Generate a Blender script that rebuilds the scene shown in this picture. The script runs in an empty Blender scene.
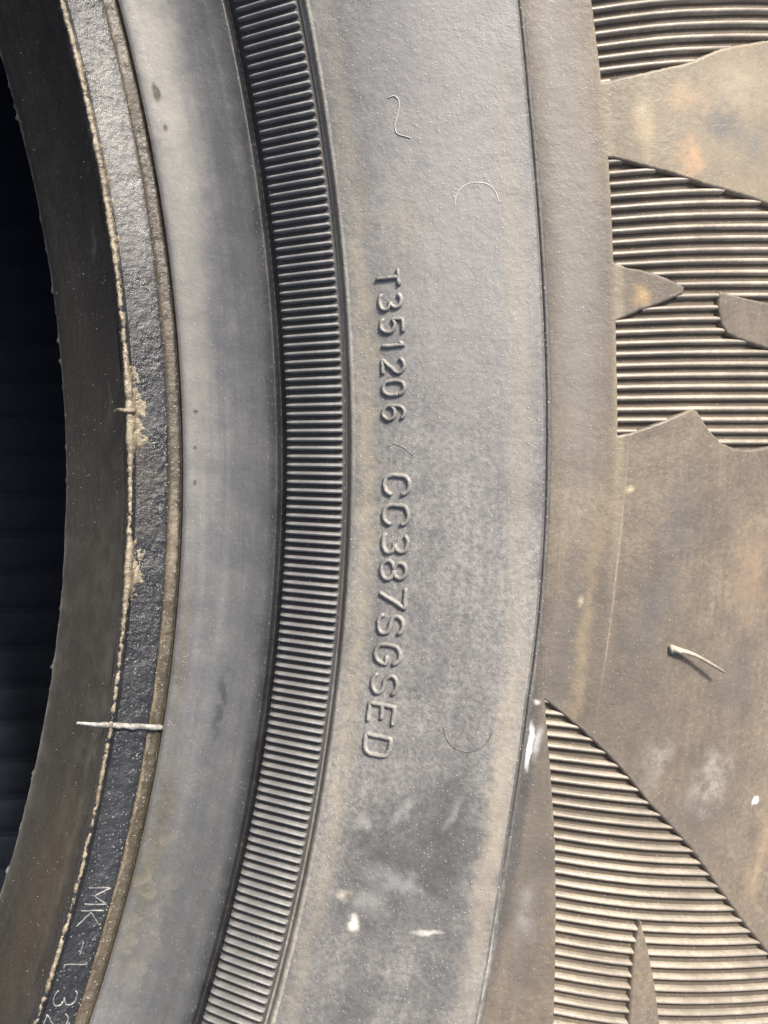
import bpy, bmesh, math, random, bisect
import numpy as np
from mathutils import Vector, Matrix, noise
from mathutils.geometry import delaunay_2d_cdt

random.seed(7)
SC = bpy.context.scene
COL = SC.collection
ZO = 215.5            # mm, height of the profile's zero above the ground (tyre lies flat)

# ------------------------------------------------------------------ camera
cam_d = bpy.data.cameras.new('camera')
cam = bpy.data.objects.new('camera', cam_d)
COL.objects.link(cam)
ROT = Matrix(((0.84703884, 0.03806781, -0.53016606),
              (0.0013314, 0.99727697, 0.07373519),
              (0.53152933, -0.06316243, 0.84468164)))
cam.matrix_world = Matrix.Translation((0.18367555, 0.0, 0.12868385 + ZO / 1000)) @ ROT.to_4x4()
cam_d.sensor_fit = 'VERTICAL'
cam_d.sensor_height = 24.0
cam_d.lens = 869.046 / 1024 * 24.0
cam_d.clip_start = 0.005
cam_d.clip_end = 200.0
SC.camera = cam

# ------------------------------------------------------------------ light
SUN = Vector((-0.04, 0.66, 0.75)).normalized()
elev = math.asin(SUN.z)
azim = math.atan2(SUN.x, SUN.y)
world = bpy.data.worlds.new('World')
SC.world = world
world.use_nodes = True
wn = world.node_tree.nodes
wl = world.node_tree.links
for n in list(wn):
    wn.remove(n)
sky = wn.new('ShaderNodeTexSky')
sky.sky_type = 'NISHITA'
sky.sun_disc = False
sky.air_density = 0.7
sky.dust_density = 5.0
sky.ozone_density = 0.4
sky.sun_elevation = elev
sky.sun_rotation = azim
bg = wn.new('ShaderNodeBackground')
bg.inputs['Strength'].default_value = 0.15
wo = wn.new('ShaderNodeOutputWorld')
wl.new(sky.outputs[0], bg.inputs[0])
wl.new(bg.outputs[0], wo.inputs[0])
sun_d = bpy.data.lights.new('sun', 'SUN')
sun_d.energy = 5.0
sun_d.angle = math.radians(9.0)
sun_d.color = (1.0, 0.94, 0.85)
sun = bpy.data.objects.new('sun', sun_d)
sun.rotation_euler = SUN.to_track_quat('Z', 'Y').to_euler()
sun.location = (0.3, 0.7, 1.5)
COL.objects.link(sun)
SC.view_settings.view_transform = 'Standard'
SC.view_settings.look = 'None'
SC.view_settings.gamma = 1.0
SC.view_settings.exposure = 1.0

# ------------------------------------------------------------------ profile (mm): radius from the axle, height
SEAT = [(214.6, -13.6), (213.96, -13.0), (213.86, -11.5), (213.98, -10), (215.02, -5.5), (216.1, -1), (216.88, 4.2), (217.14, 6.8), (217.27, 7.6)]
RIDGE = [(217.27, 7.6), (217.22, 8.5), (217.2, 9.3), (217.46, 9.6), (217.99, 9.2), (218.57, 8.6)]
STRIP = [(218.57, 8.6), (220.56, 8.5), (222.0, 8.45), (222.87, 8.4), (223.19, 8.3)]
CHANNEL = [(223.19, 8.3), (223.47, 7.9), (223.96, 7.75), (224.79, 7.9), (225.15, 7.8), (225.38, 7.55), (225.36, 8.5)]
FLANGE = [(225.36, 8.5), (225.66, 9.0), (227.33, 9.9), (229.74, 11.4), (231.95, 13.4), (233.87, 16.0), (234.55, 17.0), (235.15, 17.7), (235.6, 17.95), (236.1, 17.65), (236.6, 17.4), (236.8, 18.6)]
BAND = [(236.8, 18.6), (238.17, 19.9), (240.26, 21.9), (242.67, 24.1), (243.15, 24.1)]
LIP = [(243.15, 24.1), (243.29, 24.4), (243.09, 25.3), (243.12, 25.8), (243.42, 26.1)]
WALL = [(243.42, 26.1), (244.85, 27.7), (247.55, 31), (252.18, 36), (257.13, 40.3), (260.27, 42.6), (261.7, 43.45)]
EDGE = [(261.7, 43.45), (262.05, 43.5), (262.2, 43.38), (262.28, 43.15), (262.36, 43.15), (262.48, 43.42), (262.7, 43.55), (263.2, 43.35)]
SKIN = [(261.0, 41.3), (262.5, 42.55), (263.15, 43.2), (264.34, 43.9), (266.67, 45.2), (270.65, 47.6), (279.0, 51.3), (286.92, 53.2), (293.78, 54.3), (312.08, 55.5), (330, 54.6), (345, 52), (356, 44)]


def catmull(pts, n):
    """dense Catmull-Rom through pts (n steps per span)"""
    P = [Vector((a, b)) for a, b in pts]
    P = [2 * P[0] - P[1]] + P + [2 * P[-1] - P[-2]]
    out = []
    for i in range(1, len(P) - 2):
        p0, p1, p2, p3 = P[i - 1:i + 3]
        d0 = max((p1 - p0).length, 1e-6) ** .5
        d1 = max((p2 - p1).length, 1e-6) ** .5
        d2 = max((p3 - p2).length, 1e-6) ** .5
        m1 = (p1 - p0) / d0 - (p2 - p0) / (d0 + d1) + (p2 - p1) / d1
        m2 = (p2 - p1) / d1 - (p3 - p1) / (d1 + d2) + (p3 - p2) / d2
        m1 *= d1
        m2 *= d1
        for k in range(n):
            t = k / n
            out.append(p1 * (2 * t**3 - 3 * t**2 + 1) + m1 * (t**3 - 2 * t**2 + t) + p2 * (-2 * t**3 + 3 * t**2) + m2 * (t**3 - t**2))
    out.append(P[-2])
    return [(p.x, p.y) for p in out]


class Prof:
    """a profile line with arc length; at(theta, s, h) gives the surface point (metres)"""
    def __init__(self, pts, n=8):
        self.p = np.array(catmull(pts, n))
        seg = np.hypot(*np.diff(self.p, axis=0).T)
        self.s = np.concatenate([[0], np.cumsum(seg)])
        t = np.gradient(self.p, self.s + np.arange(len(self.s)) * 1e-9, axis=0)
        t /= np.linalg.norm(t, axis=1)[:, None]
        self.n = np.stack([-t[:, 1], t[:, 0]], 1)      # up / outwards

        # uniform table for quick look-up
        self.N = 1200
        self.ds = self.s[-1] / self.N
        u = np.linspace(0, self.s[-1], self.N + 1)
        q = [np.interp(u, self.s, self.p[:, i]) for i in (0, 1)] + [np.interp(u, self.s, self.n[:, i]) for i in (0, 1)]
        ln = np.hypot(q[2], q[3])
        self.tab = list(zip(q[0].tolist(), q[1].tolist(), (q[2] / ln).tolist(), (q[3] / ln).tolist()))
        self.rl, self.sl = self.p[:, 0].tolist(), self.s.tolist()

    def s_of_r(self, r):
        i = min(max(bisect.bisect_right(self.rl, r) - 1, 0), len(self.rl) - 2)
        a, b = self.rl[i], self.rl[i + 1]
        t = min(max((r - a) / (b - a + 1e-12), 0.0), 1.0)
        return self.sl[i] + (self.sl[i + 1] - self.sl[i]) * t

    def rz(self, s, h=0.0):
        x = min(max(s / self.ds, 0.0), self.N - 1e-6)
        i = int(x)
        t = x - i
        a, b = self.tab[i], self.tab[i + 1]
        return np.array((a[0] + (b[0] - a[0]) * t + (a[2] + (b[2] - a[2]) * t) * h,
                         a[1] + (b[1] - a[1]) * t + (a[3] + (b[3] - a[3]) * t) * h))

    def at(self, th, s, h=0.0):
        x = min(max(s / self.ds, 0.0), self.N - 1e-6)
        i = int(x)
        t = x - i
        a, b = self.tab[i], self.tab[i + 1]
        r = a[0] + (b[0] - a[0]) * t + (a[2] + (b[2] - a[2]) * t) * h
        z = a[1] + (b[1] - a[1]) * t + (a[3] + (b[3] - a[3]) * t) * h
        return (r * math.cos(th) / 1000, r * math.sin(th) / 1000, (z + ZO) / 1000)

    def atr(self, th, r, h=0.0):
        return self.at(th, self.s_of_r(r), h)


PW = Prof(LIP[3:] + WALL[1:])          # lettered sidewall, r is monotone
PS = Prof(SKIN)                        # shoulder skin
PB = Prof(SEAT + RIDGE[1:] + STRIP[1:] + CHANNEL[1:4], 6)     # bead, by arc length
PSTRIP = Prof([(217.46, 9.6)] + RIDGE[4:] + STRIP[1:])

TH0, TH1 = -0.42, 0.32                 # the finely built sector
FINE = list(np.arange(TH0, TH1 + 1e-6, 0.0016))
REST = list(np.linspace(TH1, TH0 + 2 * math.pi, 360))
RING = FINE[:-1] + REST[:-1]           # closed ring of angles


# ------------------------------------------------------------------ object helpers
def link(name, me, mat, parent=None, smooth=True):
    if smooth:
        me.polygons.foreach_set('use_smooth', [True] * len(me.polygons))
    if mat is not None and len(me.materials) == 0:
        me.materials.append(mat)
    o = bpy.data.objects.new(name, me)
    COL.objects.link(o)
    if parent is not None:
        o.parent = parent
    return o


def mesh(name, v, f, uv=None):
    me = bpy.data.meshes.new(name)
    me.from_pydata([tuple(map(float, p)) for p in v], [], f)
    if uv is not None:
        lay = me.uv_layers.new(name='UVMap')
        idx = np.zeros(len(me.loops), dtype=np.int32)
        me.loops.foreach_get('vertex_index', idx)
        lay.data.foreach_set('uv', np.asarray(uv, dtype=np.float32)[idx].ravel())
    me.update()
    return me


def revolve(name, pts, angles, mat, parent, closed=True, n=6, move=None, byz=False):
    """surface of revolution; uv = (angle*250, radius or height) in mm"""
    line = np.array(catmull(pts, n)) if n > 1 else np.array(pts, float)
    m = len(line)
    v, uv = [], []
    for th in angles:
        c, s = math.cos(th), math.sin(th)
        for j, (r, z) in enumerate(line):
            if move:
                dr, dz = move(th, j / (m - 1), r, z)
            else:
                dr = dz = 0.0
            R = r + dr
            v.append((R * c / 1000, R * s / 1000, (z + dz + ZO) / 1000))
            uv.append((th * 250, z if byz else r))
    f = []
    N = len(angles)
    for i in range(N if closed else N - 1):
        a, b = i * m, ((i + 1) % N) * m
        for j in range(m - 1):
            f.append((a + j, a + j + 1, b + j + 1, b + j))
    return link(name, mesh(name, v, f, uv), mat, parent)


def sweep(at, path, hw, h, cap=True, root=0.12):
    """raised half-round stroke along path [(theta, s)] on a surface; returns verts, faces"""
    pts = [np.array((th * 250.0, s)) for th, s in path]
    n = len(pts)
    sec = [(-1.0, -root), (-.86, .55 * h), (-.45, .95 * h), (.0, h), (.45, .95 * h), (.86, .55 * h), (1.0, -root)]
    v, f = [], []
    for i in range(n):
        t = pts[min(i + 1, n - 1)] - pts[max(i - 1, 0)]
        t = t / (np.linalg.norm(t) + 1e-9)
        nn = np.array((-t[1], t[0]))
        for x, y in sec:
            q = pts[i] + nn * x * hw
            v.append(at(q[0] / 250.0, q[1], y))
    m = len(sec)
    for i in range(n - 1):
        for j in range(m - 1):
            a = i * m + j
            f.append((a, a + 1, a + m + 1, a + m))
    if cap:
        for i, sg in ((0, -1), (n - 1, 1)):
            t = pts[min(i + 1, n - 1)] - pts[max(i - 1, 0)]
            t = t / (np.linalg.norm(t) + 1e-9)
            q = pts[i] + t * sg * hw * .8
            k = len(v)
            v.append(at(q[0] / 250.0, q[1], -root))
            for j in range(m - 1):
                a = i * m + j
                f.append((a, a + 1, k) if sg > 0 else (a + 1, a, k))
            f.append((i * m + m - 1, i * m, k) if sg > 0 else (i * m, i * m + m - 1, k))
    return v, f


def resample(pts, step, closed=False):
    P = [np.array(p, float) for p in pts]
    if closed:
        P.append(P[0])
    out = []
    for a, b in zip(P[:-1], P[1:]):
        k = max(1, int(np.linalg.norm(b - a) / step))
        for i in range(k):
            out.append(a + (b - a) * i / k)
    if not closed:
        out.append(P[-1])
    return out


def tube(pts, rad, nseg=7):
    """round tube through 3-D points with a radius per point"""
    v, f = [], []
    P = [Vector(p) for p in pts]
    n = len(P)
    up = Vector((0.3, 0.2, 1)).normalized()
    for i in range(n):
        t = (P[min(i + 1, n - 1)] - P[max(i - 1, 0)]).normalized()
        a = t.cross(up).normalized()
        b = t.cross(a)
        for k in range(nseg):
            w = 2 * math.pi * k / nseg
            v.append(P[i] + (a * math.cos(w) + b * math.sin(w)) * rad[i])
    for i in range(n - 1):
        for k in range(nseg):
            f.append((i * nseg + k, i * nseg + (k + 1) % nseg, (i + 1) * nseg + (k + 1) % nseg, (i + 1) * nseg + k))
    f.append(tuple(range(nseg))[::-1])
    f.append(tuple(range((n - 1) * nseg, n * nseg)))
    return v, f


def inside(p, poly):
    x, y = p
    c = False
    j = len(poly) - 1
    for i in range(len(poly)):
        xi, yi = poly[i]
        xj, yj = poly[j]
        if (yi > y) != (yj > y) and x < (xj - xi) * (y - yi) / (yj - yi) + xi:
            c = not c
        j = i
    return c


def inside_many(pts, poly):
    """the same test for an array of points"""
    P = np.asarray(pts, float)
    Q = np.asarray([(float(a), float(b)) for a, b in poly])
    x, y = P[:, 0], P[:, 1]
    c = np.zeros(len(P), bool)
    for (xj, yj), (xi, yi) in zip(np.roll(Q, 1, axis=0), Q):
        if yi == yj:
            continue
        m = (yi > y) != (yj > y)
        c ^= m & (x < (xj - xi) * (y - yi) / (yj - yi) + xi)
    return c


# ------------------------------------------------------------------ materials
class NT:
    def __init__(self, name):
        self.m = bpy.data.materials.new(name)
        self.m.use_nodes = True
        self.t = self.m.node_tree
        self.b = self.t.nodes['Principled BSDF']
        self.tc = self.t.nodes.new('ShaderNodeTexCoord')

    def new(self, kind, **kw):
        n = self.t.nodes.new(kind)
        for k, v in kw.items():
            setattr(n, k, v)
        return n

    def link(self, a, b):
        self.t.links.new(a, b)

    def noise(self, scale, detail=4.0, rough=.55, vec=None, dist=0.0):
        n = self.new('ShaderNodeTexNoise')
        n.inputs['Scale'].default_value = scale
        n.inputs['Detail'].default_value = detail
        n.inputs['Roughness'].default_value = rough
        n.inputs['Distortion'].default_value = dist
        self.link(vec if vec is not None else self.tc.outputs['Object'], n.inputs['Vector'])
        return n.outputs['Fac']

    def ramp(self, fac, lo, hi, a=0.0, b=1.0, smooth=True):
        n = self.new('ShaderNodeMapRange')
        n.interpolation_type = 'SMOOTHSTEP' if smooth else 'LINEAR'
        n.inputs['From Min'].default_value = lo
        n.inputs['From Max'].default_value = hi
        n.inputs['To Min'].default_value = a
        n.inputs['To Max'].default_value = b
        self.link(fac, n.inputs['Value'])
        return n.outputs['Result']

    def math(self, op, a, b=None):
        n = self.new('ShaderNodeMath', operation=op)
        for i, x in enumerate((a, b)):
            if x is None:
                continue
            if isinstance(x, (int, float)):
                n.inputs[i].default_value = x
            else:
                self.link(x, n.inputs[i])
        return n.outputs[0]

    def mix(self, fac, a, b):
        n = self.new('ShaderNodeMix', data_type='RGBA')
        for s, x in ((0, fac), (6, a), (7, b)):
            if isinstance(x, (int, float)):
                n.inputs[s].default_value = x
            elif isinstance(x, tuple):
                n.inputs[s].default_value = (x[0], x[1], x[2], 1)
            else:
                self.link(x, n.inputs[s])
        return n.outputs[2]

    def uvmap(self, loc=(0, 0), rot=0, scale=(1, 1), vec=None, vt='TEXTURE'):
        n = self.new('ShaderNodeMapping', vector_type=vt)
        n.inputs['Location'].default_value = (loc[0], loc[1], 0)
        n.inputs['Rotation'].default_value = (0, 0, rot)
        n.inputs['Scale'].default_value = (scale[0], scale[1], 1)
        self.link(vec if vec is not None else self.tc.outputs['UV'], n.inputs['Vector'])
        return n.outputs[0]


def rubber(name, base, dust, dust_amt=.5, rough=.6, spec=.4, grain=.6, streak=.5, stains_and_shade=(), bump=.00006,
           bump2=.0, speck=.35, patch=26, tint=None, tint_amt=.0, rough_var=.15, specc=(.42, .40, .36), spscale=2000):
    """dusty moulded rubber: mottled base, film of dust in patches and along the circumference, grains, stains"""
    T = NT(name)
    film = T.noise(patch, 6, .62, dist=.4)
    fine = T.noise(1500, 5, .7)
    mid = T.noise(230, 5, .6)
    along = T.uvmap(scale=(30, 1.1))                        # stretched along the circumference
    st = T.noise(1.0, 5, .6, vec=along)
    a = T.ramp(film, .30, .70, .25, 1.0)
    a = T.math('MULTIPLY', a, T.ramp(st, .30, .72, 1 - streak, 1.0))
    a = T.math('MULTIPLY', a, T.ramp(fine, .28, .72, 1 - grain, 1.0))
    a = T.math('MULTIPLY', a, T.ramp(mid, .25, .75, .7, 1.15))
    a = T.math('MULTIPLY', a, dust_amt * 1.9)
    a = T.math('MINIMUM', a, 1.0)
    col = T.mix(a, base, dust)
    if tint:
        col = T.mix(T.ramp(T.noise(60, 4, .6), .48, .70, 0, tint_amt), col, tint)
    wob = None
    if stains_and_shade:
        nz = T.new('ShaderNodeTexNoise')
        nz.inputs['Scale'].default_value = .45
        nz.inputs['Detail'].default_value = 5
        T.link(T.tc.outputs['UV'], nz.inputs['Vector'])
        sub = T.new('ShaderNodeVectorMath', operation='SUBTRACT')
        T.link(nz.outputs['Color'], sub.inputs[0])
        sub.inputs[1].default_value = (.5, .5, .5)
        for (u, v, ru, rv, rot, color, alpha, soft, wobble, tex) in stains_and_shade:
            sc = T.new('ShaderNodeVectorMath', operation='SCALE')
            T.link(sub.outputs[0], sc.inputs[0])
            sc.inputs['Scale'].default_value = wobble
            ad = T.new('ShaderNodeVectorMath', operation='ADD')
            T.link(T.tc.outputs['UV'], ad.inputs[0])
            T.link(sc.outputs[0], ad.inputs[1])
            q = T.uvmap((u, v), rot, (ru, rv), ad.outputs[0])
            ln = T.new('ShaderNodeVectorMath', operation='LENGTH')
            flat = T.new('ShaderNodeVectorMath', operation='MULTIPLY')
            flat.inputs[1].default_value = (1, 1, 0)
            T.link(q, flat.inputs[0])
            T.link(flat.outputs[0], ln.inputs[0])
            k = T.ramp(ln.outputs['Value'], soft, 1.0, alpha, 0)
            if tex:
                k = T.math('MULTIPLY', k, T.ramp(T.noise(420, 5, .7), .5 - .3 * (1 - tex) - .1, .62, 1 - tex, 1))
            col = T.mix(k, col, color)
    # loose grains
    vo = T.new('ShaderNodeTexVoronoi')
    vo.inputs['Scale'].default_value = spscale
    T.link(T.tc.outputs['Object'], vo.inputs['Vector'])
    sep = T.new('ShaderNodeSeparateColor')
    T.link(vo.outputs['Color'], sep.inputs[0])
    g = T.math('MULTIPLY', T.ramp(vo.outputs['Distance'], .34, .16), T.ramp(sep.outputs[0], .60, .66))
    g = T.math('MULTIPLY', g, sep.outputs[1])
    g = T.math('MULTIPLY', g, speck)
    col = T.mix(g, col, specc)
    T.link(col, T.b.inputs['Base Color'])
    T.link(T.ramp(mid, .3, .7, max(rough - rough_var, .15), min(rough + rough_var, 1)), T.b.inputs['Roughness'])
    T.b.inputs['Specular IOR Level'].default_value = spec
    h = T.math('ADD', T.math('MULTIPLY', fine, 1.0), T.math('MULTIPLY', T.noise(480, 4, .6), 1.2))
    h = T.math('ADD', h, T.math('MULTIPLY', g, 1.5))
    bp = T.new('ShaderNodeBump')
    bp.inputs['Strength'].default_value = 1.0
    bp.inputs['Distance'].default_value = bump
    T.link(h, bp.inputs['Height'])
    last = bp
    if bump2:
        b2 = T.new('ShaderNodeBump')
        b2.inputs['Strength'].default_value = 1.0
        b2.inputs['Distance'].default_value = bump2
        T.link(T.noise(150, 4, .55), b2.inputs['Height'])
        T.link(bp.outputs[0], b2.inputs['Normal'])
        last = b2
    T.link(last.outputs[0], T.b.inputs['Normal'])
    return T.m


DUST = (.150, .140, .125)
TAN = (.20, .165, .12)
BLACK = (.020, .020, .021)
WHITE = (.62, .61, .58)


def U(th):
    return th * .25   # milliradians to the uv's millimetres


DK = (.030, .031, .032)  # wiped dark rubber, partly painted shade of the lower sidewall
wall_stains_and_light = [
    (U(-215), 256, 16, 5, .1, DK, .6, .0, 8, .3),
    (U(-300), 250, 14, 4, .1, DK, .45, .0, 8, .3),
    (U(170), 254, 62, 16, 0, (.235, .230, .218), .62, .1, 8, .25),  # painted light: brightens the upper sidewall to offset the sun's gradient
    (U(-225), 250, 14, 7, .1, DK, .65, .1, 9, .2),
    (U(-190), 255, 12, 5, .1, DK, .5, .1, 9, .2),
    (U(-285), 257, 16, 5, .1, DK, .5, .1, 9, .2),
    (U(-232), 251.5, 2.4, 5.0, .3, (0.184, 0.184, 0.180), .6, .1, 6, .5),
    (U(-246), 249.3, 3.2, 2.0, .2, (0.184, 0.184, 0.177), .6, .1, 5, .5),
    (U(-260), 248.0, 1.7, .8, .3, (0.422, 0.408, 0.354), .9, .2, 2.6, .3),
    (U(-247), 246.7, 1.2, 1.0, .3, (0.340, 0.313, 0.258), .8, .1, 2.6, .6),
    (U(-252), 255.0, .45, 2.4, -.35, (0.374, 0.367, 0.340), .7, .2, 1.6, .5),
    (U(-195), 250.6, 3.2, .9, .3, (0.204, 0.204, 0.197), .6, .1, 2.4, .7),
    (U(-190), 255.6, 4.2, .8, .25, (0.190, 0.184, 0.173), .5, .1, 2.4, .7),
    (U(-205), 247.2, 1.8, .9, .1, (0.272, 0.272, 0.258), .5, .1, 3, .7),
    (U(-190), 260.4, 44, 2.4, 0, (.215, .185, .14), .6, .0, 3.0, .45),
    (U(40), 259.2, 60, 2.2, 0, (0.204, 0.180, 0.143), .45, .1, 1.6, .3),
    (U(-40), 244.6, 120, 1.6, 0, (.225, .195, .14), .55, .0, 2.2, .6),
    (U(120), 249, 8, 3, 0, (0.204, 0.177, 0.136), .3, .1, 6, .4),
]
skin_stains_and_shade = [
    (U(-225), 266, 26, 4.2, 0, (.058, .052, .045), .75, .1, 4, .3),  # this and the next: darker lower shoulder
    (U(-175), 287, 12, 9, .5, (.070, .062, .052), .6, .0, 8, .3),
    (U(-105), 266, 14, 3, 0, (.062, .060, .058), .5, .0, 4, .3),
    (U(-110), 290, 10, 7, 0, (.075, .068, .060), .45, .0, 8, .3),
    (U(140), 266.5, 62, 4.6, 0, (.150, .143, .131), .6, .2, 2, .3),  # this and the next: lighter upper shoulder
    (U(160), 288, 26, 26, 0, (.200, .168, .118), .5, .2, 8, .3),
    (U(-185), 263.4, 40, 1.1, 0, (0.032, 0.033, 0.036), .7, .1, .8, 0),  # shadow beside the sidewall edge, painted dark over clean rubber
    (U(-151), 263.3, 3.8, .50, .02, (.85, .84, .81), 1.0, .2, 1.3, .6),
    (U(-149), 264.1, 3.0, .7, .02, (0.360, 0.360, 0.353), .7, .1, 1.2, .6),
    (U(-128), 263.6, .6, .7, 0, (.75, .74, .72), .6, .0, 1.6, .7),
    (U(-169.5), 297.2, .75, .9, 0, (.85, .85, .83), .9, .2, 2.2, .5),
    (U(-160), 288.0, 6.5, 4.5, .6, (.24, .225, .20), .55, .0, 6, .9),
    (U(-150), 279.0, 5.5, 3.0, .4, (.20, .19, .175), .45, .0, 5, .9),
    (U(-235), 266.0, 6, 2.0, 0, (0.202, 0.194, 0.180), .5, .0, 3, .8),
    (U(-100), 268.2, 30, 1.3, .045, (.20, .155, .09), .4, .0, 2.0, .6),
    (U(-60), 271.4, 24, .16, .05, (0.288, 0.245, 0.173), .4, .1, .3, .7),
    (U(60), 271.0, 50, 1.2, 0, (0.187, 0.155, 0.108), .5, .1, .8, .4),
    (U(148), 287, 3.2, 5.0, .2, (.075, .075, .077), .75, .0, 7, .2),
    (U(138), 292, 3.4, 4.0, .2, (.085, .084, .083), .6, .0, 6, .2),
    (U(134), 281.3, 2.8, 3.4, .2, (0.302, 0.187, 0.101), .6, .0, 5, .2),
    (U(160), 281, 2.6, 5.0, .2, (0.259, 0.180, 0.115), .5, .0, 5, .2),
    (U(150), 275.5, 6.0, 2.2, 0, (0.259, 0.216, 0.137), .6, .0, 3, .4),
    (U(157), 275.4, .9, .8, 0, (.30, .27, .20), .6, .0, 2.0, .7),
    (U(165), 290, 4, 10, 0, (0.216, 0.187, 0.137), .5, .0, 6, .3),
    (U(72), 274.0, 2.0, 1.6, 0, (0.302, 0.202, 0.086), .6, .0, 2.5, .4),
    (U(-60), 292, 9, 5, .2, (0.187, 0.133, 0.086), .5, .0, 8, .2),
    (U(-35), 279, 10, 5, .2, (0.047, 0.048, 0.050), .5, .0, 8, 0),
    (U(-80), 276, 9, 4, .3, (0.050, 0.052, 0.055), .5, .0, 8, 0),
    (U(-28), 298, 8, 3.5, .2, (0.302, 0.238, 0.144), .5, .0, 6, .6),
    (U(-70), 300, 8, 3.0, .2, (0.274, 0.194, 0.115), .45, .0, 6, .5),
    (U(-195), 300, 10, 3.4, .3, (0.230, 0.173, 0.108), .5, .0, 6, .4),
    (U(-20), 272.6, .8, .8, 0, (0.396, 0.331, 0.216), .7, .0, 1.4, .5),
    (U(-76), 267.3, 1.2, .6, 0, (0.346, 0.288, 0.194), .6, .0, 1.4, .6),
]
edge_tones = [  # darker upper and middle groove line, lighter lower end
    (U(60), 262.35, 75, .32, 0, (.022, .022, .023), .9, .3, .25, .3),
    (U(-120), 262.35, 20, .28, 0, (.022, .022, .023), .7, .2, .25, .5),
    (U(-270), 262.3, 22, .25, 0, (.42, .41, .38), .8, .2, .25, .6),
]
flange_stains_and_shade = [
    (0, 237.2, 900, 3.3, 0, (.009, .009, .010), .95, .50, .5, 0),  # shade of the valley beside the ribs, painted into the colour
    (U(-300), 231, 45, 7, 0, (.040, .041, .040), .6, .1, 6, .3),
    (U(230), 228.0, 45, 4.5, 0, (0.216, 0.205, 0.180), .75, .1, 3, .35),
    (U(60), 227.0, 45, 3.0, 0, (0.144, 0.137, 0.119), .6, .1, 2, .35),
    (U(-260), 227.0, 30, 2.6, 0, (0.043, 0.039, 0.026), .75, .1, 3, .4),
    (U(-130), 226.4, 20, 1.2, 0, (0.054, 0.047, 0.030), .7, .1, 2, .4),
    (U(-300), 229.5, 22, 1.6, .05, (.13, .115, .085), .4, .0, 6, .9),
    (U(-285), 227.0, 26, 1.4, .05, (.14, .125, .095), .45, .0, 6, .9),
    (U(-160), 231.5, 9, .5, .03, (0.018, 0.019, 0.020), .7, .1, 2.5, .6),
    (U(22), 226.9, .45, .45, 0, (0.022, 0.022, 0.022), .8, .3, .6, 0),
    (U(0), 226.7, .5, .35, 0, (0.022, 0.022, 0.022), .8, .3, .6, 0),
    (U(-22), 226.7, .6, .35, 0, (0.022, 0.022, 0.022), .8, .3, .6, 0),
    (U(212), 227.0, 1.9, .7, 0, (0.036, 0.032, 0.024), .9, .4, .8, 0),
    (U(192), 227.2, .8, .4, 0, (0.036, 0.032, 0.024), .8, .3, .8, 0),
]
strip_stains = [
    (U(185), 221, 30, 5, 0, (.135, .132, .125), .8, .1, 4, .6),
    (U(-20), 220, 14, 3, 0, (.05, .042, .03), .4, .0, 4, .7),
    (U(-250), 221, 30, 3, 0, (.03, .033, .038), .5, .0, 4, .4),
]
chan_stains = [
    (U(-200), 224.5, 40, 2, 0, (.030, .026, .015), .8, .0, 3, .5),
    (U(-230), 223.6, 50, .5, 0, (.22, .19, .13), .7, .0, 1.2, .8),
    (U(20), 225.2, 70, .5, 0, (.018, .017, .015), .8, .1, .8, .4),
    (U(-60), 224.2, 12, 1, 0, (.16, .135, .095), .6, .0, 3, .7),
]
seat_stains = [
    (0, -12.6, 900, 1.1, 0, (.20, .20, .19), .75, .1, 1.6, .85),
    (U(-300), 0, 30, 9, 0, (0.045, 0.033, 0.021), .6, .0, 4, .3),
    (U(-280), 4.5, 25, 1.6, 0, (0.072, 0.060, 0.042), .5, .0, 3, .7),
    (U(130), 3, 5, 1.2, .4, (0.078, 0.081, 0.090), .6, .0, 4, .5),
    (U(30), 3, 5, 1.0, .2, (0.072, 0.078, 0.090), .5, .0, 4, .5),
    (U(-200), 4.5, 6, 1.5, .1, (0.096, 0.093, 0.084), .5, .0, 4, .7),
]

M_WALL = rubber('sidewall_rubber', (.050, .050, .052), (.170, .166, .156), .62, .62, .35, .75, .3, wall_stains_and_light, bump=.00010, speck=.32, patch=22, specc=(.42, .40, .355), spscale=2500)
M_SKIN = rubber('shoulder_rubber', (.052, .045, .038), (.150, .120, .086), .60, .55, .35, .6, .3, skin_stains_and_shade, bump=.00008, bump2=.00005, speck=.16, patch=30, spscale=2300)
M_LIP = rubber('lip_rubber', (.06, .058, .053), (.24, .225, .195), .65, .55, .4, .6, .2, (), bump=.00008, speck=.3)
M_EDGE = rubber('groove_line_rubber', (.040, .039, .038), (.140, .132, .118), .6, .6, .4, .85, .5, edge_tones, bump=.00010, speck=.4)
M_RIBS = rubber('rib_rubber', (.070, .070, .070), (.19, .187, .18), .6, .5, .45, .6, .1, (), bump=.00004, speck=.2, patch=60)
M_GRIB = rubber('groove_rubber', (.09, .079, .064), (.255, .222, .176), .72, .48, .5, .5, .1, (), bump=.00005, speck=.25, patch=60)
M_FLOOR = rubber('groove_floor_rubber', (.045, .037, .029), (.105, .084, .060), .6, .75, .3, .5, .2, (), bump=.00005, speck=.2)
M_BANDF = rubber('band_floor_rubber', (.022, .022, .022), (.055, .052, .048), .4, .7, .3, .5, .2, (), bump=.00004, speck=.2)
M_FLANGE = rubber('flange_rubber', (.046, .048, .051), (.112, .111, .108), .5, .45, .45, .35, .55, flange_stains_and_shade, bump=.00006, speck=.16, patch=16, spscale=2600)
M_SEAT = rubber('bead_seat_rubber', (.012, .0115, .011), (.034, .032, .027), .45, .45, .4, .35, .7, seat_stains, bump=.00006, bump2=.00012, speck=.16, patch=40, spscale=2600)
M_STRIP = rubber('bead_strip_rubber', (.009, .010, .012), (.030, .031, .032), .40, .30, .5, .7, .1, strip_stains, bump=.00022, bump2=.0005, speck=.35, patch=70)
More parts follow.
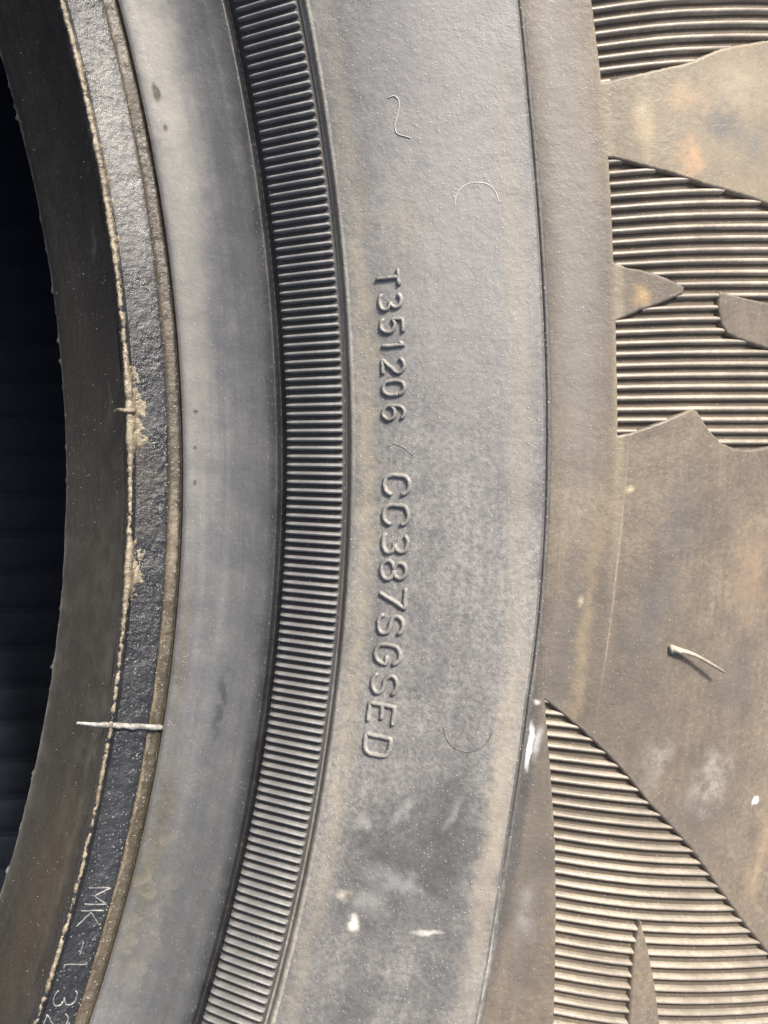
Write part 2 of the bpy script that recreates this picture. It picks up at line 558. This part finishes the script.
M_CHAN = rubber('channel_rubber', (.022, .019, .014), (.085, .068, .047), .6, .45, .45, .6, .5, chan_stains, bump=.00015, bump2=.0004, speck=.3)
M_MUD = rubber('dried_mud', (.075, .060, .038), (.24, .205, .145), .55, .38, .6, .7, .0, (), bump=.00025, bump2=.0003, speck=.5, patch=180)
M_LINER = rubber('liner_rubber', (.022, .029, .041), (.046, .056, .076), .4, .45, .5, .2, .3, (), bump=.00004, speck=.05)
M_TREAD = rubber('tread_rubber', (.030, .029, .028), (.10, .09, .075), .5, .75, .3, .4, .2, ())
M_SPEW = rubber('spew_rubber', (.11, .095, .072), (.30, .27, .21), .6, .5, .4, .5, .0, (), bump=.00003, patch=200)
M_FLASH = rubber('flash_rubber', (.075, .073, .067), (.34, .33, .30), .6, .42, .5, .75, .0, (), bump=.00015, patch=400)
M_GRAIN = rubber('dust_grain', (.16, .145, .12), (.36, .34, .30), .6, .5, .5, .5, .0, (), bump=.00002, patch=300)

# ------------------------------------------------------------------ ground
def make_ground():
    T = NT('concrete')
    c = T.mix(T.ramp(T.noise(9, 8, .65), .3, .7), (.13, .125, .115), (.24, .23, .21))
    T.link(c, T.b.inputs['Base Color'])
    T.b.inputs['Roughness'].default_value = .9
    bp = T.new('ShaderNodeBump')
    bp.inputs['Distance'].default_value = .002
    T.link(T.noise(120, 6, .6), bp.inputs['Height'])
    T.link(bp.outputs[0], T.b.inputs['Normal'])
    o = link('ground', mesh('ground', [(-30, -30, 0), (30, -30, 0), (30, 30, 0), (-30, 30, 0)], [(0, 1, 2, 3)]), T.m, None, False)
    o['kind'] = 'structure'


make_ground()

# ------------------------------------------------------------------ the tyre
tyre = bpy.data.objects.new('tyre', None)
COL.objects.link(tyre)
tyre.empty_display_size = .1
tyre['label'] = 'dusty black rubber car tyre with ribbed bands, raised lettering and worn shoulder lugs'
tyre['category'] = 'tyre'


def toe_move(th, t, r, z):
    k = max(0.0, 1 - t * 6)
    a = noise.noise((th * 60, 3.1, 0)) * .55 + noise.noise((th * 190, 7.7, 0)) * .35 + max(0, noise.noise((th * 380, 1.3, 0)) - .1) * 1.0
    w = noise.noise((th * 25, t * 3, 5.0)) * .12
    return -a * k * 1.5 + w, a * k * .6


revolve('bead_seat', SEAT, RING, M_SEAT, tyre, move=toe_move, byz=True)


def lump(th, t, r, z):
    e = math.sin(math.pi * t)
    return 0, (noise.noise((th * 260, r * 1.1, 2)) * .10 + noise.noise((th * 900, r * 2.5, 9)) * .07) * e


BEAD_RIDGE = revolve('bead_ridge', RIDGE, RING, M_STRIP, tyre, move=lump)
BEAD_STRIP = revolve('bead_strip', STRIP, RING, M_STRIP, tyre, n=8, move=lump)
revolve('rim_channel', CHANNEL, RING, M_CHAN, tyre, n=4,
        move=lambda th, t, r, z: (noise.noise((th * 60, 0, 4)) * .12 * math.sin(math.pi * t), (noise.noise((th * 160, r, 1)) * .08 + noise.noise((th * 600, r * 2.5, 1)) * .09) * math.sin(math.pi * t)))
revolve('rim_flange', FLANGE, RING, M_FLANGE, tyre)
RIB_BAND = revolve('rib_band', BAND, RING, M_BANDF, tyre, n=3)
revolve('band_lip', LIP, RING, M_LIP, tyre, n=4)

# outer edge of the sidewall wanders a little
S_TH = np.array([-319.87, -290.61, -254.24, -214.13, -173.55, -127.68, -81.76, -36.16, 8.95, 72.78, 125.16, 166.67, 211.13, 236.64]) / 1000
S_R = np.array([263.0, 262.8, 262.34, 261.8, 261.75, 261.9, 262.4, 262.5, 262.39, 262.15, 262.03, 262.07, 262.5, 262.8])


def edge_dr(th):
    if th > math.pi:
        th -= 2 * math.pi
    return float(np.interp(th, S_TH, S_R)) - 262.4


def wall_move(th, t, r, z):
    k = max(0.0, (r - 252) / 9.7)
    return edge_dr(th) * k, 0


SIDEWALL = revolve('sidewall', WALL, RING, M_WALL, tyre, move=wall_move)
revolve('sidewall_groove', EDGE, RING, M_EDGE, tyre, n=3,
        move=lambda th, t, r, z: (edge_dr(th) + noise.noise((th * 120, 0, 3)) * .05 * t, 0))

# tread, lower half and inside
revolve('tread', [(345, 52), (356, 44), (362, 25), (366, -20), (367.5, -80), (366, -140), (362, -185), (356, -204), (345, -212)], RING[::2], M_TREAD, tyre, n=4)
low = [(345, -212), (330, -214.6), (312, -215.5), (293.8, -214.3), (279, -211.3), (262, -203), (247.5, -191), (236.5, -178.5), (225.3, -168.5), (218, -169.2), (217, -167), (215, -154.5), (213.9, -149)]
revolve('lower_sidewall', low, RING[::2], M_TREAD, tyre, n=3)
INNER_LOW = [(213.9, -149), (214.6, -147.0), (217, -147.2), (222, -149.5), (228, -153), (234, -157), (242, -163), (254, -173), (270, -186), (290, -197)]
INNER = INNER_LOW + [(312, -205), (335, -202), (346, -190), (352, -150), (353, -80), (352, -10), (346, 30), (335, 42), (312, 45), (290, 43.5), (270, 39), (254, 30), (242, 17), (234, 6), (228, -4), (222, -11.5), (217, -13.8), (214.6, -13.6)]
LINER = revolve('inner_liner', INNER, RING[::2], M_LINER, tyre, n=4)

# pads of the liner pattern on the lower inner wall
PL = Prof(INNER_LOW, 5)


def liner_pad():
    v, f = [], []
    m = 9
    ss = np.linspace(PL.s[-1] * .07, PL.s[-1] * .92, 16)
    for s in ss:
        for j in range(m):
            x = j / (m - 1) * 2 - 1
            h = .9 * (1 - abs(x) ** 3) - .2
            th = x * .0235
            r, z = PL.rz(s, 0)
            nr, nz = PL.rz(s, 1) - PL.rz(s, 0)
            sg = 1
            r, z = r + nr * h * sg, z + nz * h * sg
            v.append((r * math.cos(th) / 1000, r * math.sin(th) / 1000, (z + ZO) / 1000))
    for i in range(len(ss) - 1):
        for j in range(m - 1):
            a = i * m + j
            f.append((a, a + 1, a + m + 1, a + m))
    return mesh('liner_pad', v, f)


pad_me = liner_pad()
pad_me.materials.append(M_LINER)
for k in range(-19, 20):
    o = link('liner_pad', pad_me, None, LINER)
    o.rotation_euler.z = k * .0505 + .01

# ------------------------------------------------------------------ ribs of the sidewall band
DTH = 0.004940875
PBAND = Prof(BAND[:4], 6)


def band_rib(th=0.0):
    v, f = [], []
    L = PBAND.s[-1]
    stations = [(.0, .25, .5), (.25, .62, .85), (.8, .72, 1.0), (L * .5, .75, 1.0), (L - .35, .75, 1.0), (L - .05, .72, .8), (L + .1, .6, .0)]
    sec = [(-1, -.15), (-.8, .45), (-.4, .86), (0, 1.0), (.4, .86), (.8, .45), (1, -.15)]
    for s, w, h in stations:
        for x, y in sec:
            r, z = PBAND.rz(min(max(s, 0), L), y * .82 * h)
            a = th + x * w * .43 / 238.0 * 1.08
            v.append((r * math.cos(a) / 1000, r * math.sin(a) / 1000, (z + ZO) / 1000))
    m = len(sec)
    for i in range(len(stations) - 1):
        for j in range(m - 1):
            a = i * m + j
            f.append((a, a + m, a + m + 1, a + 1))
    f.append(tuple(range(m)))
    return v, f


rv, rf = band_rib()
rib_me = mesh('sidewall_rib', rv, rf)
rib_me.materials.append(M_RIBS)
TOP = 0.23681 + 12 * DTH
for k in range(145):
    o = link('sidewall_rib', rib_me, None, RIB_BAND)
    o.rotation_euler.z = TOP - k * DTH
V, Fc = [], []
n_rest = int((2 * math.pi) / DTH) - 145
base = np.array(rv)
for k in range(n_rest):
    a = TOP - (145 + k) * DTH
    c, s = math.cos(a), math.sin(a)
    q = np.stack([base[:, 0] * c - base[:, 1] * s, base[:, 0] * s + base[:, 1] * c, base[:, 2]], 1)
    o0 = len(V)
    V += q.tolist()
    Fc += [tuple(i + o0 for i in t) for t in rf]
o = link('sidewall_rib_ring', mesh('sidewall_rib_ring', V, Fc), M_RIBS, RIB_BAND)
o['kind'] = 'stuff'

# ------------------------------------------------------------------ shoulder skin with ribbed pockets
P1 = [(237.05, 270.65), (205.7, 270.57), (170.19, 270.7), (171.27, 273.05), (172.5, 276.47), (175.12, 282.04), (177.83, 284.39), (180.59, 287.17), (183.9, 295.28), (189.47, 310.54), (233.3, 312.46)]
P2 = [(136.78, 270.78), (88.68, 270.66), (85.44, 272.52), (83.31, 274.94), (79.93, 277.22), (75.54, 279.47), (72.33, 279.3), (68.07, 276.09), (65.19, 273.58), (60.97, 270.68), (5.85, 270.88), (8.95, 273.54), (14.36, 277.37), (18.81, 280.5), (17.14, 281.42), (9.57, 283.02), (2.46, 285.36), (-0.14, 287.58), (-0.84, 290.2), (0.6, 293.53), (8.73, 308.98), (103.44, 308.59), (112.61, 293.57), (122.35, 282.32), (131.91, 274.35)]
SIDE = [(73.4, 284.9), (71.5, 287.36), (69.62, 289.91), (67.78, 293.17), (62.23, 308.9), (37.99, 308.9), (46.55, 293.16), (49.33, 289.88), (51.21, 287.82), (53.55, 286.14), (57.74, 285.15), (65.59, 284.69)]
P3 = [(-126.95, 264.36), (-146.82, 265.28), (-171.36, 266.52), (-195.61, 267.72), (-224.39, 268.97), (-252.76, 270.2), (-282.57, 271.6), (-312.63, 273.15), (-317.89, 334.57), (-289.4, 329.72), (-243.58, 305.14), (-229.65, 299.0), (-212.56, 292.71), (-192.72, 286.18), (-172.99, 278.85), (-156.45, 274.17), (-139.51, 268.78)]
SPIKE = [(-227.3, 280.04), (-244.97, 280.16), (-261.46, 280.73), (-277.32, 281.48), (-307.77, 283.1), (-306.78, 291.53), (-276.48, 286.47), (-260.7, 284.66), (-243.04, 282.36)]
KU = .27          # milliradians to flat millimetres on the shoulder
DEPTH = .92


def flat(poly):
    return [(a * KU, r) for a, r in poly]


def orient(poly):
    A = sum(poly[i - 1][0] * poly[i][1] - poly[i][0] * poly[i - 1][1] for i in range(len(poly)))
    return poly if A > 0 else poly[::-1]


def offset(pts, d):
    """shift a dense closed loop to its left by d"""
    n = len(pts)
    out = []
    for i in range(n):
        t = pts[(i + 1) % n] - pts[i - 1]
        t = t / (np.linalg.norm(t) + 1e-9)
        out.append(pts[i] + np.array((-t[1], t[0])) * d)
    return out


def skin_pt(q, h=0.0):
    return PS.atr(q[0] / KU / 1000, q[1], h)


def loop_dense(poly, rag=.0, seed=0.0):
    L = resample(orient(flat(poly)), .45, True)
    if rag:
        for i in range(len(L)):
            L[i] = L[i] + np.array((noise.noise((L[i][0] * 1.6, L[i][1] * 1.6, seed)), noise.noise((L[i][0] * 1.6, L[i][1] * 1.6, seed + 9)))) * rag
    return L


def cdt_top(outer, holes, step, h):
    pts, edges = [], []
    for loop in [outer] + holes:
        k = len(pts)
        pts += [Vector((float(p[0]), float(p[1]))) for p in loop]
        edges += [(k + i, k + (i + 1) % len(loop)) for i in range(len(loop))]
    xs = [p[0] for p in outer]
    ys = [p[1] for p in outer]
    gx, gy = np.meshgrid(np.arange(min(xs) + step * .6, max(xs), step), np.arange(min(ys) + step * .6, max(ys), step))
    g = np.stack([gx.ravel(), gy.ravel()], 1)
    g = g + np.random.RandomState(2).uniform(-.2, .2, g.shape) * step
    ok = inside_many(g, outer)
    for hl_ in holes:
        ok &= ~inside_many(g, hl_)
    pts += [Vector((float(p[0]), float(p[1]))) for p in g[ok]]
    v, e, f, *_ = delaunay_2d_cdt(pts, edges, [], 0, 1e-5)
    va = np.array([(p.x, p.y) for p in v])
    cen = va[np.array([tuple(t) for t in f])].mean(1)
    ok = inside_many(cen, outer)
    for hl_ in holes:
        ok &= ~inside_many(cen, hl_)
    F = [tuple(t) for t, k in zip(f, ok) if k]
    V3 = [skin_pt(p, h) for p in v]
    UV = [(p.x / KU * .25, p.y) for p in v]
    return V3, F, UV


BEV = .30


def wall_strip(loop, side, V, F, UV, h0):
    """bevel and wall going down from a loop; side +1 for an island, -1 for a hole"""
    n = len(loop)
    rows = [(offset(loop, BEV * side), h0), (offset(loop, BEV * .45 * side), h0 - BEV * .18), (offset(loop, BEV * .1 * side), h0 - BEV * .6), (offset(loop, -BEV * .1 * side), h0 - BEV * 1.2), (offset(loop, -.08 * side), -DEPTH - .15)]
    k = len(V)
    for pts, h in rows:
        for p in pts:
            V.append(skin_pt(p, h))
            UV.append((p[0] / KU * .25, p[1]))
    for a in range(len(rows) - 1):
        for i in range(n):
            j = (i + 1) % n
            q = (k + a * n + i, k + a * n + j, k + (a + 1) * n + j, k + (a + 1) * n + i)
            F.append(q[::-1] if side > 0 else q)


A0, A1 = -345.0, 262.0
frame_poly = [(A0 * KU, 261.3), (A1 * KU, 261.3), (A1 * KU, 340.0), (A0 * KU, 340.0)]
outer = resample(orient(frame_poly), 1.2, True)
hl = [loop_dense(p, .10, i) for i, p in enumerate((P1, P2, P3))]
tops = [offset(l, -BEV) for l in hl]
V, F, UV = cdt_top(outer, tops, 1.5, 0.0)
for l in hl:
    wall_strip(l, -1, V, F, UV, 0.0)
link('shoulder_skin', mesh('shoulder_skin', V, F, UV), M_SKIN, tyre)
for nm, poly in (('shoulder_lug', SIDE), ('shoulder_lug', SPIKE)):
    l = loop_dense(poly, .06, 4)
    V, F, UV = cdt_top(offset(l, BEV), [], 1.5, 0.0)
    wall_strip(l, 1, V, F, UV, 0.0)
    link(nm, mesh(nm, V, F, UV), M_SKIN, tyre)
# the rest of the shoulder, out of the picture
rest = list(np.linspace(A1 / 1000, A0 / 1000 + 2 * math.pi, 300))
revolve('shoulder_ring', [q for q in SKIN if q[0] < 346], rest, M_SKIN, tyre, closed=False, n=3)
revolve('shoulder_outer', [(339.9, 53.1), (345, 52)], [a / 1000 for a in np.linspace(A0, A1, 160)], M_SKIN, tyre, closed=False, n=2)
# pocket floors
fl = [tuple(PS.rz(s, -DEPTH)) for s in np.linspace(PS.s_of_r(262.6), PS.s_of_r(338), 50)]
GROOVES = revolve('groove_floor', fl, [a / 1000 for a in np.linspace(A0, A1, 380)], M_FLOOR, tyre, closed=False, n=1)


def groove_rib(th, r0, r1, skew):
    n = max(2, int((r1 - r0) / 4.0) + 1)
    path = [(r0 + (r1 - r0) * i / n) for i in range(n + 1)]
    sec = [(-1, -.15), (-.84, .42), (-.48, .86), (0, 1.0), (.48, .86), (.84, .42), (1, -.15)]
    v, f = [], []
    j1, j2 = random.uniform(-.12, .12), random.uniform(.94, 1.04)
    for r in path:
        for x, y in sec:
            hw = .41 * r / 280
            a = th + skew * (r - 271) / 1000 + (x * hw + j1 * .2) / r
            v.append(PS.atr(a, r, -DEPTH + y * .80 * j2))
    m = len(sec)
    for i in range(n):
        for j in range(m - 1):
            a = i * m + j
            f.append((a, a + m, a + m + 1, a + 1))
    return v, f


def fill_pocket(poly, start, pitch, skew=0.0):
    P = [(a, r) for a, r in poly]
    lo, hi = min(a for a, r in P), max(a for a, r in P)
    k0 = int((lo - start) / pitch) - 1
    k1 = int((hi - start) / pitch) + 1
    for k in range(k0, k1 + 1):
        a = start + k * pitch + random.uniform(-.15, .15)
        run = None
        rr = np.arange(262.5, 336, .25)
        flags = [inside((a + skew * (r - 271), r), P) for r in rr]
        i = 0
        while i < len(rr):
            if flags[i]:
                j = i
                while j + 1 < len(rr) and flags[j + 1]:
                    j += 1
                r0, r1 = max(rr[i] - .5, 263.0), min(rr[j] + .5, 336)
                v, f = groove_rib(a / 1000, r0, r1, skew)
                link('groove_rib', mesh('groove_rib', v, f), M_GRIB, GROOVES)
                i = j + 1
            else:
                i += 1


fill_pocket(P1, 191.6, 5.25)
fill_pocket(P2, 39.8, 5.29)
fill_pocket(P3, -200.0, 5.55)

# ------------------------------------------------------------------ lettering
def arc(cx, cy, rx, ry, a0, a1, n=14):
    return [(cx + rx * math.cos(math.radians(a0 + (a1 - a0) * i / n)), cy + ry * math.sin(math.radians(a0 + (a1 - a0) * i / n))) for i in range(n + 1)]


GLY = {
    'T': [[(0, 1), (1, 1)], [(.5, .95), (.5, 0)]],
    '3': [arc(.45, .74, .45, .26, 150, -90, 12) + arc(.47, .25, .50, .25, 90, -150, 12)[1:]],
    '5': [[(.95, 1), (.15, 1), (.08, .55)] + arc(.45, .32, .5, .32, 140, -145, 14)],
    '1': [[(.25, .82), (.55, 1), (.55, 0)]],
    '2': [arc(.48, .72, .46, .28, 165, -20, 10) + [(.6, .38), (.05, .0), (.98, .0)]],
    '0': [arc(.5, .70, .46, .30, 0, 180, 10) + arc(.5, .30, .46, .30, 180, 360, 10) + [(.96, .70)]],
    '6': [arc(.5, .72, .44, .28, 30, 180, 8) + arc(.5, .28, .46, .28, 180, 540, 18)],
    'C': [arc(.52, .68, .48, .32, 5, 180, 10) + arc(.52, .32, .48, .32, 180, 355, 10)],
    'G': [arc(.52, .68, .48, .32, 10, 180, 10) + arc(.52, .32, .48, .32, 180, 360, 10) + [(1.0, .48), (.62, .48)]],
    '8': [arc(.5, .76, .40, .24, -90, 270, 16), arc(.5, .26, .47, .26, 90, 450, 16)],
    '7': [[(.0, 1), (.98, 1), (.35, 0)]],
    'S': [arc(.5, .74, .45, .26, 20, 250, 12) + arc(.5, .25, .47, .25, 75, -165, 12)],
    'E': [[(.95, 1), (.05, 1), (.05, 0), (.98, 0)], [(.1, .52), (.75, .52)]],
    'D': [[(.05, 0), (.05, 1), (.6, 1)] + arc(.6, .7, .38, .30, 90, 0, 6) + arc(.6, .3, .38, .30, 0, -90, 6) + [(.05, 0)]],
    'M': [[(0, 0), (0, 1), (.5, .35), (1, 1), (1, 0)]],
    'K': [[(0, 0), (0, 1)], [(.9, 1), (.1, .45), (.95, 0)]],
    '-': [[(.1, .5), (.9, .5)]],
    'L': [[(.1, 1), (.1, 0), (.35, 0)]],
}


def letter(ch, th, r, w, h, hw, hh, prof, mat, lean=0.0):
    V, F = [], []
    s0 = prof.s_of_r(r)
    for st in GLY[ch]:
        path = [(th / 1000 - ((u - .5) * w) / r - lean * (v - .5) * h / r, s0 + (v - .5) * h) for u, v in st]
        path = [(q[0] / 250.0, q[1]) for q in resample([(a * 250, b) for a, b in path], .28)]
        path = [(a + noise.noise((a * 900, b * 1.5, th)) * .10 / 250, b + noise.noise((a * 900, b * 1.5, th + 5)) * .10) for a, b in path]
        v, f = sweep(prof.at, path, hw, hh)
        k = len(V)
        V += v
        F += [tuple(i + k for i in t) for t in f]
    o = link('raised_letter', mesh('raised_letter', V, F), mat, SIDEWALL if prof is PW else BEAD_STRIP)
    return o


M_SLET = rubber('strip_letter_rubber', (.03, .03, .031), (.26, .26, .25), .5, .35, .5, .8, .0, (), bump=.0001, patch=500)
M_LET = rubber('letter_rubber', (.065, .065, .064), (.20, .192, .175), .64, .5, .45, .6, .0, (), bump=.00008, speck=.4, patch=60)
for ch, th, r in [('T', 90.43, 246.95), ('3', 77.94, 247.08), ('5', 65.36, 247.08), ('1', 55.1, 247.08), ('2', 43.99, 247.07), ('0', 32.3, 247.04), ('6', 18.94, 247.0)]:
    letter(ch, th, r, {'1': 1.3, 'T': 2.0}.get(ch, 2.0), 3.0, .30, .42, PW, M_LET)
for ch, th, r in [('C', -19.86, 247.29), ('C', -36.26, 247.3), ('3', -52.15, 247.34), ('8', -66.64, 247.32), ('7', -81.54, 247.38), ('S', -96.56, 247.39), ('G', -112.62, 247.36), ('S', -129.37, 247.38), ('E', -145.56, 247.39), ('D', -162.96, 247.4)]:
    letter(ch, th, r, 2.7, 3.5, .34, .46, PW, M_LET)
for ch, th, r in [('M', -286.13, 221.06), ('K', -300.57, 220.85), ('-', -319.31, 220.88), ('L', -333.0, 220.79), ('3', -349.67, 220.72), ('2', -364.4, 220.59)]:
    letter(ch, th, r, 2.3, 3.2, .12, .16, PSTRIP, M_SLET)


def wall_at(th, s, h=0.0):
    x, y, z = PW.at(th, s, h)
    r = math.hypot(x, y)
    k = 1 + edge_dr(th) * max(0.0, (r * 1000 - 252) / 9.7) / 1000 / r
    return (x * k, y * k, z)


def mark(name, pts, hw, hh, mat, prof=PW):
    path = [(a / 1000, prof.s_of_r(r)) for a, r in catmull(pts, 5)]
    path = [(q[0] / 250.0, q[1]) for q in resample([(a * 250, b) for a, b in path], .3)]
    v, f = sweep(wall_at, path, hw, hh, root=.06)
    return link(name, mesh(name, v, f), mat, SIDEWALL)


slot_t = [(121.77, 253.56), (126.91, 253.84), (130.31, 254.48), (131.58, 255.37), (131.21, 256.24), (129.45, 257.1), (125.71, 257.71), (120.29, 258.0)]
slot_b = [(-147.21, 253.36), (-153.05, 253.9), (-156.46, 254.79), (-157.47, 256.04), (-154.95, 257.22), (-150.57, 258.11), (-144.62, 258.46)]
M_PALE = rubber('pale_rubber', (.22, .215, .20), (.42, .41, .38), .6, .5, .4, .4, .0, (), bump=.00004, patch=200)
mark('mould_seam', slot_t, .07, .05, M_PALE)
mark('mould_seam', slot_b, .10, .07, M_EDGE)
mark('mould_seam', [(0.41, 246.45), (2.04, 246.98), (0.95, 247.61), (-1.73, 248.25), (-4.39, 248.8)], .07, .07, M_WALL)

# ------------------------------------------------------------------ moulding flash, spew, crust
# radial flash crossing the bead
def sB(r):
    return float(np.interp(r, PSTRIP.p[:, 0], PSTRIP.s))


s_ridge = PB.s[np.argmax(PB.p[:, 1])]
s_end = PB.s[-1]
pts = []
for i in range(31):
    t = i / 30
    r = 212.9 + t * 12.3
    z = 9.3 if r < 217.4 else max(9.3 - (r - 217.4) * .16, 8.1)
    th = -.1752 - .0040 * t + noise.noise((t * 9, 2, 1)) * .0007
    z += .25 * noise.noise((t * 7, 5, 1)) + .12 * math.sin(t * 9)
    pts.append((r * math.cos(th) / 1000, r * math.sin(th) / 1000, (z + ZO) / 1000))
v, f = tube(pts, [.00042 * (.45 + .55 * min(1, i / 10)) * (1 + .3 * noise.noise((i * .6, 0, 2))) for i in range(31)], 8)
link('bead_flash', mesh('bead_flash', v, f), M_FLASH, tyre)
# spew whisker on the ridge
pts = [PB.at(.0228 + .0006 * math.sin(t * 3), s_ridge + .6 - t * 4.2, .35 + .5 * math.sin(t * 2.6)) for t in np.linspace(0, 1, 12)]
v, f = tube(pts, [.00038 * (1 - .45 * t) for t in np.linspace(0, 1, 12)])
link('spew_whisker', mesh('spew_whisker', v, f), M_MUD, tyre)
# spew whisker on the shoulder
key = [(-97.2, 279.3, -.3), (-97.0, 279.4, .4), (-97.0, 280.0, .85), (-97.6, 281.0, 1.1), (-99.0, 282.2, 1.35), (-101.2, 283.6, 1.6), (-103.6, 285.0, 1.8), (-106.0, 286.4, 2.0)]
pts = [PS.atr(a / 1000, r, h) for a, r, h in key]
v, f = tube(pts, [.00085, .00062, .00042, .00031, .00026, .00024, .00023, .00020], 9)
link('spew_whisker', mesh('spew_whisker', v, f), M_SPEW, tyre)


def crust():
    """dried mud sitting on the bead ridge: thick in places, a thin line elsewhere"""
    V, F, UV = [], [], []
    ths = np.arange(-.40, .30, .0007)
    ss = np.linspace(-.9, 4.2, 26)
    for th in ths:
        # how far the crust spreads across the strip
        heavy = math.exp(-((th - .020) / .028) ** 4) * 1.0 + math.exp(-((th + .078) / .020) ** 2) * .9 + math.exp(-((th - .17) / .10) ** 2) * .35
        reach = 1.3 + 2.6 * heavy
        for s in ss:
            x, y = th * 217, s
            nz = noise.fractal((x * .42, y * .55, 3.0), 1.0, 2.0, 5)
            n2 = noise.fractal((x * 1.7, y * 1.9, 8.0), 1.0, 2.0, 4)
            line = math.exp(-((s - .05 - .25 * noise.noise((x * .5, 4, 1))) / .42) ** 2) * (.20 + .22 * noise.noise((x * .12, 1, 1)) + .22 * noise.noise((x * .9, 2, 1)))
            spread = heavy * math.exp(-(max(0, s) / reach) ** 2) * math.exp(-(min(0, s) / .45) ** 2)
            h = line + spread * max(0, 1 - (max(0, s) / 3.6) ** 4) * (.42 + nz * .55) + n2 * .13 - .10
            h = .5 * math.tanh(h / .5) if h > 0 else max(h * 2, -.3)
            V.append(PB.at(th, s_ridge + s, h))
            UV.append((th * 250, s))
    m = len(ss)
    for i in range(len(ths) - 1):
        for j in range(m - 1):
            a = i * m + j
            F.append((a, a + m, a + m + 1, a + 1))
    return link('mud_crust', mesh('mud_crust', V, F, UV), M_MUD, BEAD_RIDGE)


crust()


def grains():
    """loose grit on the bead, flange, sidewall and shoulder"""
    V, F = [], []
    PF = Prof(FLANGE[:8], 6)
    PC = Prof(STRIP[2:] + CHANNEL[1:4], 6)

    def put(p, r, rng):
        k = len(V)
        R = [r * rng.uniform(.6, 1.3) for _ in range(6)]
        x, y, z = p
        for (a, b, c), q in zip(((1, 0, 0), (-1, 0, 0), (0, 1, 0), (0, -1, 0), (0, 0, 1), (0, 0, -1)), R):
            V.append((x + a * q, y + b * q, z + c * q))
        for t in ((0, 2, 4), (2, 1, 4), (1, 3, 4), (3, 0, 4), (2, 0, 5), (1, 2, 5), (3, 1, 5), (0, 3, 5)):
            F.append(tuple(k + i for i in t))
    rng = random.Random(3)
    for _ in range(700):      # flange, thicker towards the channel
        s = min(rng.expovariate(1 / 2.2), PF.s[-1] * .95)
        th = rng.uniform(-.38, .30)
        if noise.noise((th * 40, s * .6, 1)) > -.05:
            put(PF.at(th, s, .02), rng.choice((.00003, .00004, .00007)), rng)
    for _ in range(450):
        put(PC.at(rng.uniform(-.38, .30), rng.uniform(0, PC.s[-1]), .02), rng.choice((.00004, .00006, .00011)), rng)
    for _ in range(160):
        th = rng.uniform(-.36, .27)
        put(PW.at(th, rng.random() ** 1.4 * PW.s[-1], .01), rng.choice((.00004, .00005, .00007)), rng)
    for _ in range(300):
        th = rng.uniform(-.36, .27)
        put(PB.at(th, rng.uniform(2, s_ridge), .01), rng.choice((.00004, .00005, .00007)), rng)
    o = link('grit', mesh('grit', V, F), M_GRAIN, tyre, smooth=False)
    o['kind'] = 'stuff'


grains()

# ------------------------------------------------------------------ a loose fibre lying on the sidewall
key = [(179.3, 248.68), (179.66, 249.13), (177.69, 249.53), (173.83, 249.52), (168.88, 249.22), (164.83, 248.94), (161.18, 249.13), (159.61, 249.62), (157.95, 250.21)]
key = catmull(key, 4)
pts = [PW.atr(a / 1000, r, .05) for a, r in key]
v, f = tube(pts, [.000055] * len(pts), 6)
o = link('fibre', mesh('fibre', v, f), M_PALE)
o['label'] = 'thin pale hooked fibre lying on the grey tyre sidewall beside the ribbed band'
o['category'] = 'fibre'
